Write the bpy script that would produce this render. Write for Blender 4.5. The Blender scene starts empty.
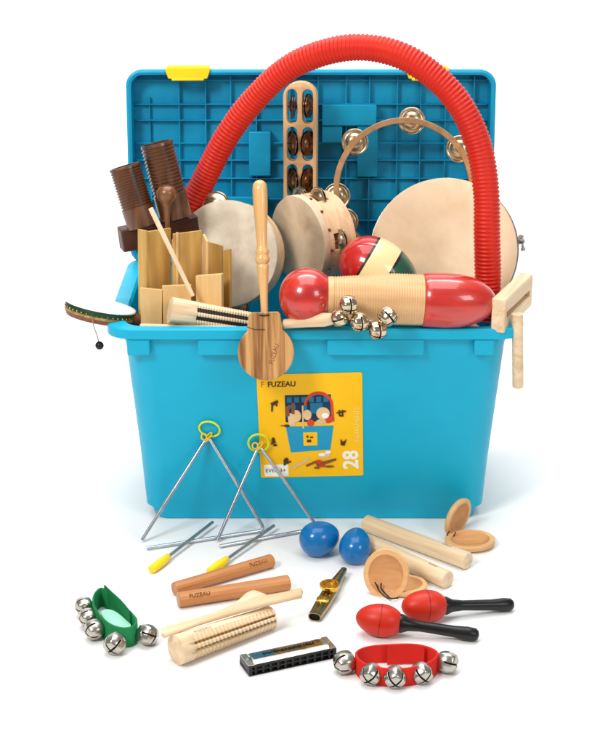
import bpy, math, random
from mathutils import Vector as V, Matrix, Quaternion
random.seed(7)
S = bpy.context.scene
COL = S.collection
PI = math.pi
R = math.radians

# ------------------------------------------------------------------ camera
F = 1600.0; PITCH = R(20); D = 2.4
fw = V((0, math.cos(PITCH), -math.sin(PITCH)))
upv = V((0, math.sin(PITCH), math.cos(PITCH)))
rt = V((1, 0, 0))
CAM = V((0, 0, .264)) - fw * D
def ray(px, py): return (fw + rt * ((px - 300) / F) - upv * ((py - 372) / F))
def hit(px, py, p0, n):
    d = ray(px, py); return CAM + d * ((p0 - CAM).dot(n) / d.dot(n))
def G(px, py, z=0.0): return hit(px, py, V((0, 0, z)), V((0, 0, 1)))      # point on a level at height z
def Fy(px, py, y): return hit(px, py, V((0, y, 0)), V((0, 1, 0)))         # point on an upright plane
def mpp(p): return (p - CAM).dot(fw) / F
cd = bpy.data.cameras.new('camera'); cam = bpy.data.objects.new('camera', cd); COL.objects.link(cam)
cd.sensor_fit = 'HORIZONTAL'; cd.sensor_width = 36; cd.lens = 36 * F / 600; cd.clip_end = 100
cam.location = CAM; cam.rotation_euler = (PI / 2 - PITCH, 0, 0)
S.camera = cam

# ------------------------------------------------------------------ materials
def nodes(name):
    m = bpy.data.materials.new(name); m.use_nodes = True
    nt = m.node_tree; b = nt.nodes['Principled BSDF']
    return m, nt, b
def s2l(c): return tuple(((x / 255) / 12.92 if x / 255 <= .04045 else ((x / 255 + .055) / 1.055) ** 2.4) for x in c) + (1,)
def add(nt, t, **k):
    n = nt.nodes.new(t)
    for a, v in k.items():
        if a in n.inputs: n.inputs[a].default_value = v
        else: setattr(n, a, v)
    return n
def noise_mix(nt, c1, c2, scale, stretch=(1, 1, 1), detail=6, lo=.35, hi=.65, coord='Object', dist=0.0):
    tc = add(nt, 'ShaderNodeTexCoord'); mp = add(nt, 'ShaderNodeMapping', Scale=stretch)
    oi = add(nt, 'ShaderNodeObjectInfo'); ad = add(nt, 'ShaderNodeVectorMath', operation='ADD')
    nt.links.new(tc.outputs[coord], ad.inputs[0]); nt.links.new(oi.outputs['Random'], ad.inputs[1])
    nt.links.new(ad.outputs[0], mp.inputs[0])
    nz = add(nt, 'ShaderNodeTexNoise', Scale=scale, Detail=detail, Roughness=.6, Distortion=dist)
    nt.links.new(mp.outputs[0], nz.inputs['Vector'])
    cr = add(nt, 'ShaderNodeValToRGB'); e = cr.color_ramp.elements
    e[0].position = lo; e[0].color = s2l(c1); e[1].position = hi; e[1].color = s2l(c2)
    nt.links.new(nz.outputs['Fac'], cr.inputs[0])
    return nz, cr, mp
def bump(nt, b, src, strength, dist=.001):
    bp = add(nt, 'ShaderNodeBump', Strength=strength, Distance=dist)
    nt.links.new(src, bp.inputs['Height']); nt.links.new(bp.outputs[0], b.inputs['Normal'])
def wood(name, c1, c2, scale=60, stretch=(1, 1, .07), rough=.5, coat=0.0, b=.15, lo=.3, hi=.7):
    m, nt, bs = nodes(name)
    nz, cr, mp = noise_mix(nt, c1, c2, scale, stretch, lo=lo, hi=hi, dist=.6)
    nt.links.new(cr.outputs[0], bs.inputs['Base Color'])
    n2 = add(nt, 'ShaderNodeTexNoise', Scale=scale * 6, Detail=3); nt.links.new(mp.outputs[0], n2.inputs['Vector'])
    bump(nt, bs, n2.outputs['Fac'], b, .0006)
    mr = add(nt, 'ShaderNodeMapRange'); mr.inputs['To Min'].default_value = rough - .08; mr.inputs['To Max'].default_value = rough + .12
    nt.links.new(nz.outputs['Fac'], mr.inputs[0]); nt.links.new(mr.outputs[0], bs.inputs['Roughness'])
    bs.inputs['Coat Weight'].default_value = coat; bs.inputs['Coat Roughness'].default_value = .12
    return m
def plastic(name, c, rough=.4, var=6, coat=0.0, sss=0.0, b=.05, bs_scale=300):
    m, nt, bs = nodes(name)
    c2 = tuple(min(255, x + var) for x in c); c1 = tuple(max(0, x - var) for x in c)
    nz, cr, mp = noise_mix(nt, c1, c2, 9, lo=.3, hi=.7)
    nt.links.new(cr.outputs[0], bs.inputs['Base Color'])
    n2 = add(nt, 'ShaderNodeTexNoise', Scale=bs_scale, Detail=2); nt.links.new(mp.outputs[0], n2.inputs['Vector'])
    bump(nt, bs, n2.outputs['Fac'], b, .0004)
    bs.inputs['Roughness'].default_value = rough; bs.inputs['Specular IOR Level'].default_value = .32
    bs.inputs['Coat Weight'].default_value = coat; bs.inputs['Coat Roughness'].default_value = .06
    if sss:
        bs.inputs['Subsurface Weight'].default_value = sss; bs.inputs['Subsurface Scale'].default_value = .004
    return m
def metal(name, c, rough=.2, var=12, scale=60):
    m, nt, bs = nodes(name)
    nz, cr, mp = noise_mix(nt, tuple(max(0, x - var) for x in c), c, scale)
    nt.links.new(cr.outputs[0], bs.inputs['Base Color'])
    bs.inputs['Metallic'].default_value = 1
    mr = add(nt, 'ShaderNodeMapRange'); mr.inputs['To Min'].default_value = rough * .7; mr.inputs['To Max'].default_value = rough * 1.5
    nt.links.new(nz.outputs['Fac'], mr.inputs[0]); nt.links.new(mr.outputs[0], bs.inputs['Roughness'])
    return m
def skin(name, c1, c2, scale=14):
    m, nt, bs = nodes(name)
    nz, cr, mp = noise_mix(nt, c1, c2, scale, detail=8, lo=.32, hi=.68, dist=.4)
    nt.links.new(cr.outputs[0], bs.inputs['Base Color'])
    n2 = add(nt, 'ShaderNodeTexNoise', Scale=120, Detail=5); nt.links.new(mp.outputs[0], n2.inputs['Vector'])
    bump(nt, bs, n2.outputs['Fac'], .2, .0006)
    bs.inputs['Roughness'].default_value = .55
    return m
M = {}
M['tub'] = plastic('tub_plastic', (0, 168, 202), .38, 3, b=.12, bs_scale=500)
m_ = M['tub']; nt_ = m_.node_tree; b1 = [n for n in nt_.nodes if n.type == 'BUMP'][0]
tc_ = add(nt_, 'ShaderNodeTexCoord'); n_ = add(nt_, 'ShaderNodeTexNoise', Scale=7, Detail=2); nt_.links.new(tc_.outputs['Object'], n_.inputs['Vector'])
b2 = add(nt_, 'ShaderNodeBump', Strength=.5, Distance=.004); nt_.links.new(n_.outputs['Fac'], b2.inputs['Height']); nt_.links.new(b2.outputs[0], b1.inputs['Normal'])
n3 = add(nt_, 'ShaderNodeTexNoise', Scale=26, Detail=8, Roughness=.75); nt_.links.new(tc_.outputs['Object'], n3.inputs['Vector'])
mr_ = add(nt_, 'ShaderNodeMapRange'); mr_.inputs['From Min'].default_value = .3; mr_.inputs['From Max'].default_value = .7; mr_.inputs['To Min'].default_value = .3; mr_.inputs['To Max'].default_value = .52
nt_.links.new(n3.outputs['Fac'], mr_.inputs[0]); nt_.links.new(mr_.outputs[0], nt_.nodes['Principled BSDF'].inputs['Roughness'])
M['lid'] = plastic('shaded_lid_plastic', (0, 150, 190), .4, 12, b=.08)  # same plastic as the tub, darkened: shade on the lid is in the colour
M['latch'] = plastic('latch_plastic', (250, 218, 32), .35, 4)
M['red_tube'] = plastic('tube_plastic', (208, 34, 12), .42, 6)
M['red_lacquer'] = wood('red_lacquer', (164, 14, 6), (214, 42, 20), 40, (1, 1, .12), .35, 1.0, .1)
M['pale_wood'] = wood('pale_wood', (208, 174, 130), (238, 216, 182), 70, rough=.5)
M['maple'] = wood('maple_wood', (208, 160, 108), (226, 186, 134), 60, rough=.45, coat=.2)
M['maple_x'] = wood('maple_wood_across', (228, 184, 130), (240, 206, 158), 60, (.07, 1, 1), rough=.5)
M['hoop'] = wood('hoop_wood', (212, 172, 128), (234, 200, 158), 40, (1, 1, 3), .45, .2)
M['hoop_dark'] = wood('darker_hoop_wood', (160, 116, 70), (198, 152, 104), 40, (1, 1, 3), .4, .4)
M['dark_red'] = plastic('dark_red', (120, 14, 8), .5)
M['jingle'] = metal('jingle_metal', (214, 196, 166), .26, 50, 90)
M['slat'] = wood('shaded_slat_wood', (176, 132, 60), (216, 174, 98), 50, (1, 1, .05), .55)  # deeper than the end blocks: shade on the tall slats is in the colour
M['slat_light'] = wood('slat_end_wood', (210, 166, 102), (228, 190, 130), 50, (1, 1, .08), .55)
M['cast_wood'] = wood('paddle_wood', (128, 78, 34), (206, 154, 92), 95, (1, 1, .045), .42, .3, .2, .36, .60)
M['handle_wood'] = wood('turned_wood', (206, 150, 82), (228, 182, 118), 60, (1, 1, .06), .35, .5)
M['brown'] = wood('dark_brown_wood', (50, 26, 12), (116, 68, 32), 60, (1, 1, .15), .35, .35, .2)
M['brown2'] = wood('beater_wood', (96, 56, 22), (140, 88, 40), 60, (1, 1, .15), .35, .4, .2)
M['brown_flat'] = wood('dark_block_wood', (58, 28, 16), (92, 50, 30), 60, (.2, 1, 1), .5, .1)
M['ochre'] = wood('redwood', (168, 102, 44), (200, 134, 74), 70, (1, 1, .07), .45, .15)
M['tan'] = wood('tan_wood', (216, 162, 102), (232, 186, 130), 60, (.1, 1, 1), .5)
M['tan_shade'] = wood('shaded_hollow_wood', (196, 134, 78), (218, 162, 104), 60, (.1, 1, 1), .5)  # darker tan for the castanet hollows, their shading put into the colour
M['groove'] = wood('groove_brown', (150, 112, 66), (176, 136, 84), 80, rough=.7)
M['groove_dark'] = plastic('groove_dark', (44, 34, 28), .7)
M['chrome'] = metal('chrome', (214, 196, 168), .14, 20)
M['nickel'] = metal('nickel', (196, 190, 180), .24, 24)
M['steel'] = metal('steel_rod', (198, 204, 210), .22, 16)
M['steel_dark'] = metal('dark_steel', (182, 182, 180), .4, 16)
M['gold'] = metal('gold', (226, 178, 78), .22, 26)
M['bronze'] = metal('bronze', (140, 104, 76), .25, 34)
M['olive'] = metal('olive_metal', (160, 146, 108), .2, 26)
M['black'] = plastic('black_plastic', (22, 21, 21), .32, 3)
M['black_matt'] = plastic('print_and_hollow_shade', (10, 9, 9), .8, 2)  # black for printed marks, and painted shade in bell and kazoo hollows
M['blue_egg'] = plastic('egg_plastic', (0, 106, 172), .28, 3, coat=.4, b=.1, bs_scale=180)
M['red_head'] = plastic('red_maraca_plastic', (196, 42, 22), .4, 5, b=.1)
M['yellow_grip'] = plastic('yellow_rubber', (250, 214, 26), .5, 5)
M['lime'] = plastic('lime_cord', (206, 224, 44), .45, 10)
M['amber'] = plastic('amber_cord', (234, 190, 40), .45, 10)
M['skin'] = skin('drum_skin', (178, 160, 134), (232, 218, 196))
M['skin2'] = skin('large_drum_skin', (206, 172, 132), (232, 208, 174), 7)
M['skin3'] = skin('small_drum_skin', (180, 152, 118), (226, 204, 172))
M['skin_white'] = skin('white_drum_skin', (244, 246, 242), (250, 252, 248))
M['felt_green'] = plastic('green_webbing', (10, 118, 64), .8, 12, b=.6, bs_scale=700)
M['felt_pale'] = plastic('pale_lining', (150, 214, 186), .85, 10, b=.6, bs_scale=700)
M['felt_red'] = plastic('red_webbing', (206, 30, 18), .75, 8, b=.5, bs_scale=700)
M['cream'] = plastic('cream_paint', (244, 220, 164), .35, 6, coat=.8)
M['green_paint'] = plastic('green_paint', (10, 84, 62), .35, 5, coat=.8)
M['black_paint'] = plastic('black_paint', (30, 22, 18), .4, 3, coat=.6)
M['red_paint'] = plastic('red_paint', (190, 22, 12), .35, 6, coat=.9)
M['string'] = plastic('string', (150, 136, 112), .8)
M['label_yellow'] = plastic('label_yellow', (250, 192, 10), .35, 5)
M['p_white'] = plastic('print_white', (248, 244, 232), .4, 2)
M['p_pale'] = plastic('print_pale_yellow', (250, 226, 130), .4, 3)
M['p_navy'] = plastic('print_navy', (12, 52, 84), .4, 14)
M['p_teal'] = plastic('print_teal', (10, 112, 150), .4, 8)
M['old_gold'] = metal('old_gold', (170, 128, 62), .35, 40, 120)
M['deep_teal'] = plastic('print_deep_teal', (0, 74, 92), .35, 10)
M['p_blue'] = plastic('print_blue', (24, 150, 190), .4, 5)
M['p_red'] = plastic('print_red', (206, 66, 40), .4, 10)
M['p_beige'] = plastic('print_beige', (226, 188, 138), .4, 12)
M['p_dark'] = plastic('print_dark', (74, 48, 18), .4, 6)
M['p_brown'] = plastic('print_brown', (138, 80, 40), .4, 10)
M['burn'] = plastic('burnt_print', (122, 66, 34), .7, 8)
M['grey_print'] = plastic('grey_print', (150, 130, 104), .7, 8)
M['rattle_green'] = plastic('rattle_green', (18, 58, 34), .45, 8)
M['rattle_gold'] = wood('rattle_gold', (120, 84, 40), (196, 156, 84), 160, (1, 1, 1), .5)
M['rattle_brown'] = wood('rattle_brown', (96, 48, 30), (150, 78, 52), 120, (1, 1, 1), .5)

# ------------------------------------------------------------------ mesh helpers
class MB:
    def __init__(s): s.v = []; s.f = []; s.m = []
    def grid(s, rows, closed=True, cap0=False, cap1=False, X=None, mi=0, mf=None):
        X = X or Matrix(); b = len(s.v); n = len(rows[0])
        for r in rows: s.v += [X @ V(p) for p in r]
        for i in range(len(rows) - 1):
            for j in range(n if closed else n - 1):
                k = (j + 1) % n
                s.f.append((b + i * n + j, b + i * n + k, b + (i + 1) * n + k, b + (i + 1) * n + j))
                s.m.append(mf(i, j) if mf else mi)
        if cap0: s.f.append(tuple(b + j for j in reversed(range(n)))); s.m.append(mi)
        if cap1: s.f.append(tuple(b + (len(rows) - 1) * n + j for j in range(n))); s.m.append(mi)
        return s
    def lathe(s, prof, n=40, X=None, mi=0, mf=None, sx=1, sy=1):
        prof = [(t, max(r, 1e-5)) for t, r in prof]
        rows = [[(r * sx * math.cos(2 * PI * j / n), r * sy * math.sin(2 * PI * j / n), t) for j in range(n)] for t, r in prof]
        return s.grid(rows, True, True, True, X, mi, mf)
    def box(s, c, d, X=None, mi=0):
        X = X or Matrix(); b = len(s.v); c = V(c)
        for z in (-1, 1):
            for x, y in ((-1, -1), (1, -1), (1, 1), (-1, 1)):
                s.v.append(X @ (c + V((x * d[0] / 2, y * d[1] / 2, z * d[2] / 2))))
        for q in ((0, 3, 2, 1), (4, 5, 6, 7), (0, 1, 5, 4), (1, 2, 6, 5), (2, 3, 7, 6), (3, 0, 4, 7)):
            s.f.append(tuple(b + i for i in q)); s.m.append(mi)
        return s
    def prism(s, poly, z0, z1, X=None, mi=0):
        return s.grid([[(x, y, z0) for x, y in poly], [(x, y, z1) for x, y in poly]], True, True, True, X, mi)
    def tube(s, path, rad, n=12, X=None, mi=0, cap=True, closed=False):
        path = [V(p) for p in path]; N = len(path); rows = []
        up = None
        for i, p in enumerate(path):
            if closed: t = path[(i + 1) % N] - path[i - 1]
            else: t = path[min(i + 1, N - 1)] - path[max(i - 1, 0)]
            t.normalize()
            if up is None:
                up = t.orthogonal().normalized()
            up = (up - t * up.dot(t)).normalized(); w = t.cross(up)
            r = rad(i / (N - 1)) if callable(rad) else rad
            rows.append([p + (up * math.cos(2 * PI * j / n) + w * math.sin(2 * PI * j / n)) * r for j in range(n)])
        if closed: rows.append(rows[0]); cap = False
        return s.grid(rows, True, cap, cap, X, mi)
    def sector(s, r0, r1, z0, z1, a0, a1, n, X=None, mi=0):
        full = abs(a1 - a0) > 2 * PI - 1e-4
        rows = []
        for i in range(n + 1):
            a = a0 + (a1 - a0) * i / n; c, q = math.cos(a), math.sin(a)
            rows.append([(r0 * c, r0 * q, z0), (r1 * c, r1 * q, z0), (r1 * c, r1 * q, z1), (r0 * c, r0 * q, z1)])
        return s.grid(rows, True, not full, not full, X, mi)
    def build(s, name, mats, parent=None, bevel=0, sharp=38, seg=2, world=False, smooth=True):
        me = bpy.data.meshes.new(name)
        vs = s.v
        if world and parent is not None:
            I = parent.matrix_basis.inverted(); vs = [I @ p for p in vs]
        me.from_pydata([tuple(p) for p in vs], [], s.f)
        mats = mats if isinstance(mats, (list, tuple)) else [mats]
        for m in mats: me.materials.append(M[m])
        me.polygons.foreach_set('material_index', s.m)
        import bmesh
        bm = bmesh.new(); bm.from_mesh(me); bmesh.ops.remove_doubles(bm, verts=bm.verts, dist=1e-6)
        bmesh.ops.recalc_face_normals(bm, faces=bm.faces); bm.to_mesh(me); bm.free()
        if smooth:
            me.polygons.foreach_set('use_smooth', [True] * len(me.polygons)); me.set_sharp_from_angle(angle=R(sharp))
        o = bpy.data.objects.new(name, me); COL.objects.link(o)
        if parent is not None: o.parent = parent
        if bevel:
            b = o.modifiers.new('bevel', 'BEVEL'); b.width = bevel; b.segments = seg; b.limit_method = 'ANGLE'; b.angle_limit = R(40)
            b.harden_normals = False
        return o

def frame(p, z, x=None):
    """matrix at p whose local Z runs along z and local X as near x as possible"""
    z = V(z).normalized()
    x = V(x) if x is not None else (V((1, 0, 0)) if abs(z.x) < .9 else V((0, 1, 0)))
    x = (x - z * x.dot(z)).normalized(); y = z.cross(x)
    m = Matrix((x, y, z)).transposed().to_4x4(); m.translation = V(p); return m
def thing(name, label, cat, mat=None, group=None):
    o = bpy.data.objects.new(name, None); COL.objects.link(o); o.empty_display_size = .02
    if mat is not None:
        if not isinstance(mat, Matrix): mat = Matrix.Translation(V(mat))
        o.matrix_basis = mat
    return tag(o, label, cat, group)
def tag(o, label, cat, group=None):
    o['label'] = label; o['category'] = cat
    if group: o['group'] = group
    return o
def dup(root, mat, label, group=None):
    r = root.copy(); COL.objects.link(r); r.matrix_basis = mat if isinstance(mat, Matrix) else Matrix.Translation(V(mat))
    r['label'] = label
    for ch in list(root.children):
        c = ch.copy(); COL.objects.link(c); c.parent = r
        for g in ch.children:
            d = g.copy(); COL.objects.link(d); d.parent = c
    return r
def smoothpath(pts, n=10, closed=False):
    pts = [V(p) for p in pts]; out = []; N = len(pts)
    rng = range(N if closed else N - 1)
    for i in rng:
        if closed: a, b, c, d = pts[i - 1], pts[i], pts[(i + 1) % N], pts[(i + 2) % N]
        else: a, b, c, d = pts[max(i - 1, 0)], pts[i], pts[i + 1], pts[min(i + 2, N - 1)]
        for k in range(n):
            t = k / n
            out.append(.5 * ((2 * b) + (c - a) * t + (2 * a - 5 * b + 4 * c - d) * t * t + (3 * b - a - 3 * c + d) * t ** 3))
    if not closed: out.append(pts[-1])
    return out
def resample(path, n):
    L = [0]
    for a, b in zip(path, path[1:]): L.append(L[-1] + (b - a).length)
    out = []; j = 0
    for i in range(n):
        s = L[-1] * i / (n - 1)
        while j < len(L) - 2 and L[j + 1] < s: j += 1
        t = (s - L[j]) / max(L[j + 1] - L[j], 1e-9); out.append(path[j].lerp(path[j + 1], min(t, 1)))
    return out
def text_mb(body, size, X=None, mi=0, mb=None, wrap=None, width=None, bold=0.0):
    """flat lettering in the local XY plane, centred on the origin; wrap bends it round a rod of that radius lying along X"""
    c = bpy.data.curves.new('t', 'FONT'); c.body = body; c.size = size; c.align_x = 'CENTER'; c.align_y = 'CENTER'
    c.resolution_u = 3; c.offset = bold
    o = bpy.data.objects.new('t', c); COL.objects.link(o); bpy.context.view_layer.update()
    me = o.to_mesh(); mb = mb or MB(); b = len(mb.v); X = X or Matrix()
    xs = [v.co.x for v in me.vertices]; k = (width / (max(xs) - min(xs))) if width else 1
    for v in me.vertices:
        x, y = v.co.x * k, v.co.y
        if wrap: p = V((x, wrap * math.sin(y / wrap), wrap * math.cos(y / wrap)))
        else: p = V((x, y, 0))
        mb.v.append(X @ p)
    for p in me.polygons: mb.f.append(tuple(b + i for i in p.vertices)); mb.m.append(mi)
    o.to_mesh_clear(); bpy.data.objects.remove(o)
    return mb
def rrect(cx, cy, w, d, r, z, n=8):
    out = []
    for qx, qy, a0 in ((1, 1, 0), (-1, 1, 90), (-1, -1, 180), (1, -1, 270)):
        for i in range(n + 1):
            a = R(a0 + 90 * i / n)
            out.append((cx + qx * (w / 2 - r) + r * math.cos(a), cy + qy * (d / 2 - r) + r * math.sin(a), z))
    return out

# ------------------------------------------------------------------ floor + backdrop
fl = MB(); prof = [(-4.5, 0), (1.3, 0)]
for i in range(1, 13):
    a = R(90 * i / 12); prof.append((1.3 + .9 * math.sin(a), .9 - .9 * math.cos(a)))
prof.append((2.2, 3.6))
fl.grid([[(x, y, z) for y, z in prof] for x in (-5, 5)], closed=False)
m, nt, bs = nodes('white_sweep')
nz, cr, mp = noise_mix(nt, (236, 235, 234), (239, 238, 236), 3)
nt.links.new(cr.outputs[0], bs.inputs['Base Color']); bs.inputs['Roughness'].default_value = .55
bs.inputs['Specular IOR Level'].default_value = .25
M['sweep'] = m
o = fl.build('floor', 'sweep', sharp=60); o['kind'] = 'structure'

# ------------------------------------------------------------------ storage box
BX = Fy(315.5, 335, 0).x; H = Fy(300, 329.3, -.006).z; DZ = H - .292; BD = .375
def wallY(z): return .008 + .036 * (1 - z / (.25 + DZ))          # front wall of the tub
box = thing('storage_box', 'large open blue plastic storage box with ribbed lid raised behind it and a yellow sticker', 'storage box', (BX, BD / 2, 0))
tub = MB(); rows = []
def ring(z, hw, yf, r): rows.append(rrect(0, 0, 2 * hw, BD - 2 * yf, r, z, 10))
hw = lambda z: .265 + (.287 - .265) * z / (.25 + DZ)
ring(.0, .250, wallY(0) + .004, .024); ring(.003, .255, wallY(0) + .001, .026)
ring(.018, .258, wallY(.018) + .001, .027); ring(.021, hw(.022), wallY(.022), .028)
for z in (.1, .18, .255 + DZ): ring(z, hw(z), wallY(z), .040)
ring(.271 + DZ, .291, .0065, .038)
ring(.273 + DZ, .297, .003, .040); ring(.276 + DZ, .3135, -.006, .042); ring(.290 + DZ, .3135, -.006, .042); ring(.292 + DZ, .3115, -.004, .041)
ring(.292 + DZ, .290, .008, .038); ring(.288 + DZ, .286, .012, .038)
for z in (.2, .1, .012): ring(z, hw(z) - .004, wallY(z) + .004, .036)
tub.grid(rows, True, True, True)
# slots and reinforcing blocks beneath the flange
tubo = tub.build('tub', 'tub', box, sharp=30)
def wx(px, z=.26): return hit(px, 345, V((0, 0, 0)), V((0, 1, 0))).x - BX
for a, b in ((127, 150), (198, 266), (327, 424), (474, 494)):
    x0, x1 = wx(a), wx(b); yl = -BD / 2
    MB().box(((x0 + x1) / 2, yl + .003, .2625 + DZ), (x1 - x0, .013, .026)).build('rim_block', 'tub', box, bevel=.002)
# lid: frame, grid of ribs, raised pads
lidp = Fy(300, 68, BD + .045); LH = (lidp.z - .285 - DZ)
LW = 368 * mpp(Fy(300, 72, BD + .04)); LX = (127 + 495) / 2
lcx = Fy(LX, 70, BD + .04).x - BX
lean = math.atan2(.035, LH)
LM = Matrix.Translation(V((lcx, BD / 2 + .012, .285 + DZ))) @ Matrix.Rotation(PI / 2 - lean, 4, 'X')   # local x right, y up the lid, -z... z toward the camera
lid = MB(); rows = []
def lring(w, h, r, z): rows.append(rrect(0, LH / 2, w, h, r, z, 10))
lring(LW - .01, LH - .01, .022, -.012); lring(LW, LH, .026, -.008); lring(LW, LH, .026, .028); lring(LW - .008, LH - .008, .023, .030)
lring(LW - .016, LH - .016, .020, .028); lring(LW - .020, LH - .020, .018, -.006)
lid.grid(rows, True, True, True, LM)
lido = lid.build('lid', 'lid', box, sharp=35)
def lpt(px, py):          # point on the inner sheet of the lid, in lid coordinates
    n = (LM.to_3x3() @ V((0, 0, 1))); p0 = box.matrix_basis @ (LM @ V((0, 0, 0)))
    w = hit(px, py, p0, n); q = LM.inverted() @ (box.matrix_basis.inverted() @ w); return q.x, q.y
rb = MB()
top, bot = LH - .011, .012; lft, rgt = -LW / 2 + .011, LW / 2 - .011
vx = [179.5, 206, 231, 256.5, 290, 318, 346, 369, 397, 420, 445, 473]
for i, px in enumerate(vx):
    x, _ = lpt(px, 120); rb.box((x, (top + bot) / 2, .001), (.0018, top - bot, .0125 if i % 2 else .008), LM)
x, _ = lpt(150, 120); rb.box((x, (top + bot) / 2 - .01, -.001), (.0018, (top - bot) - .05, .006), LM)
for k, py in enumerate([80, 104, 120, 143, 160, 178, 199, 220, 240]):
    _, y = lpt(311, py); rb.box(((lft + rgt) / 2, y, .0007), (rgt - lft, .0018, .0115 if k % 3 else .007), LM)
rb.build('rib_grid', 'lid', lido, bevel=.0004, seg=1)
def pad(x0, y0, x1, y1, z=.022):
    a = lpt(x0, y0); b = lpt(x1, y1)
    MB().box(((a[0] + b[0]) / 2, (a[1] + b[1]) / 2, (z - .006) / 2), (abs(b[0] - a[0]), abs(b[1] - a[1]), z + .006), LM).build('raised_pad', 'lid', lido, bevel=.0015)
pad(249, 131, 271, 175, .0165); pad(322, 104, 376, 125, .018); pad(357, 125.5, 377, 176, .016); pad(322, 125.5, 342, 142, .016); pad(205, 196, 268, 214, .015)
for x0, x1 in ((166, 212), (404, 448)):
    a = lpt(x0, 68); b = lpt(x1, 68); w = b[0] - a[0]
    lt = MB(); cx = (a[0] + b[0]) / 2
    lt.prism([(cx - w / 2, LH + .004), (cx - w / 2 + .006, LH - .0145), (cx + w / 2 - .006, LH - .0145), (cx + w / 2, LH + .004)], .026, .034, LM)
    lt.box((cx, LH + .0035, .010), (w * .9, .006, .040), LM)
    lt.box((cx, LH - .0155, .0305), (w * .7, .004, .009), LM)
    lt.build('latch', 'latch', lido, bevel=.0015)
for x in (-.2, 0, .2): MB().tube([(x - .03, BD / 2 + .004, .284 + DZ), (x + .03, BD / 2 + .004, .284 + DZ)], .006, 14).build('hinge', 'lid', box)

# sticker on the front wall
wn = V((0, -(.25 + DZ), -.036)).normalized(); wp = V((0, wallY(0), 0))
def W(px, py, off=0.0): return hit(px, py, wp, wn) + wn * off
TL, TR, BL, BR = W(257, 374), W(361, 372.5), W(260.5, 478), W(364.5, 474.5)
ex = ((TR - TL) + (BR - BL)).normalized(); ey = wn.cross(ex)
LO = (TL + TR + BL + BR) / 4; lw = ((TR - TL).length + (BR - BL).length) / 2; lh = ((TL - BL).length + (TR - BR).length) / 2
XL = Matrix((ex, ey, wn)).transposed().to_4x4(); XL.translation = LO + wn * .0006
XL = box.matrix_basis.inverted() @ XL
st = MB().prism([(x, y) for x, y, z in rrect(0, 0, lw, lh, .003, 0, 4)], 0, .0004, XL)
sto = st.build('sticker', 'label_yellow', box)
def U(u, v): return ((u - .5) * lw, (.5 - v) * lh)          # u right, v down, 0..1
layer = [0]
def sp(name, mat, polys, lift=1):
    z = .0004 + .00018 * lift
    for i, pl in enumerate(polys): MB().prism([U(*p) for p in pl], z - .0001 , z + i * .000002, XL).build(name, mat, sto, smooth=False)
def rc(a, b, c, d): return [(a, b), (c, b), (c, d), (a, d)]
def el(cx, cy, rx, ry, n=18, t=0): return [(cx + rx * math.cos(2 * PI * i / n) * math.cos(t) - ry * math.sin(2 * PI * i / n) * math.sin(t), cy + rx * math.cos(2 * PI * i / n) * math.sin(t) + ry * math.sin(2 * PI * i / n) * math.cos(t)) for i in range(n)]
sp('picture_lid', 'p_navy', [rc(.26, .20, .70, .46)], 1)
sp('picture_lid_ribs', 'p_teal', [rc(.28 + i * .07, .22, .325 + i * .07, .27) for i in range(6)] + [rc(.50, .28, .62, .38), rc(.29, .29, .36, .33), rc(.43, .30, .47, .40)], 2)
sp('picture_box', 'p_blue', [[(.26, .50), (.72, .50), (.685, .735), (.30, .755)]], 1)
arc = [];
for i in range(13): a = PI * i / 12; arc.append((.58 - .14 * math.cos(a) , .30 - .13 * math.sin(a)))
arc2 = [(.58 - .115 * math.cos(PI * i / 12), .30 - .10 * math.sin(PI * i / 12)) for i in range(12, -1, -1)]
sp('picture_tube', 'p_red', [arc + [(.73, .46), (.70, .46)] + arc2, el(.67, .44, .05, .035), el(.50, .47, .035, .035)], 3)
sp('picture_drum', 'p_beige', [el(.62, .38, .065, .06), el(.36, .40, .05, .06), el(.47, .39, .04, .05), [(.28, .38), (.34, .36), (.35, .49), (.29, .49)], rc(.42, .30, .435, .52), el(.60, .46, .05, .025),
   [(.30, .90), (.48, .80), (.49, .825), (.32, .92)], el(.62, .79, .06, .03)], 4)
sp('picture_maracas', 'p_brown', [rc(.265, .30, .30, .40), rc(.32, .27, .35, .38), [(.44, .88), (.56, .83), (.57, .85), (.45, .90)], el(.58, .87, .04, .03), [(.56, .86), (.74, .82), (.74, .84), (.57, .90)], el(.55, .91, .03, .012), el(.67, .90, .05, .012)], 5)
sp('picture_foot', 'p_red', [el(.57, .85, .03, .02), el(.60, .89, .03, .015)], 6)
sp('picture_white', 'p_white', [el(.64, .40, .035, .025), el(.60, .78, .035, .015), el(.66, .76, .03, .015)], 5)
sp('picture_tag', 'label_yellow', [rc(.425, .56, .56, .69)], 3)
sp('small_figures', 'p_dark', [rc(.455, .59, .475, .61), rc(.49, .60, .52, .615), rc(.46, .63, .50, .655),
   # little black instrument drawings round the edge
   [(.12, .27), (.19, .24), (.20, .26), (.14, .30)], [(.13, .27), (.15, .27), (.14, .35), (.125, .35)], [(.17, .27), (.19, .27), (.185, .30), (.17, .30)],
   el(.135, .63, .018, .03), el(.15, .675, .022, .012), [(.11, .655), (.16, .64), (.16, .65), (.11, .67)],
   el(.25, .83, .022, .03, t=.6), [(.22, .86), (.30, .83), (.30, .845), (.23, .88)],
   rc(.77, .35, .785, .41), rc(.80, .35, .815, .40), [(.75, .37), (.84, .355), (.84, .37), (.75, .385)], el(.80, .405, .02, .01),
   [(.78, .63), (.81, .66), (.845, .63), (.82, .70), (.79, .69)], el(.80, .68, .018, .015),
   el(.27, .49, .028, .012), rc(.21, .485, .25, .492)], 7)
sp('stamp', 'p_white', [rc(.035, .87, .27, .985)], 2)
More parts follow.
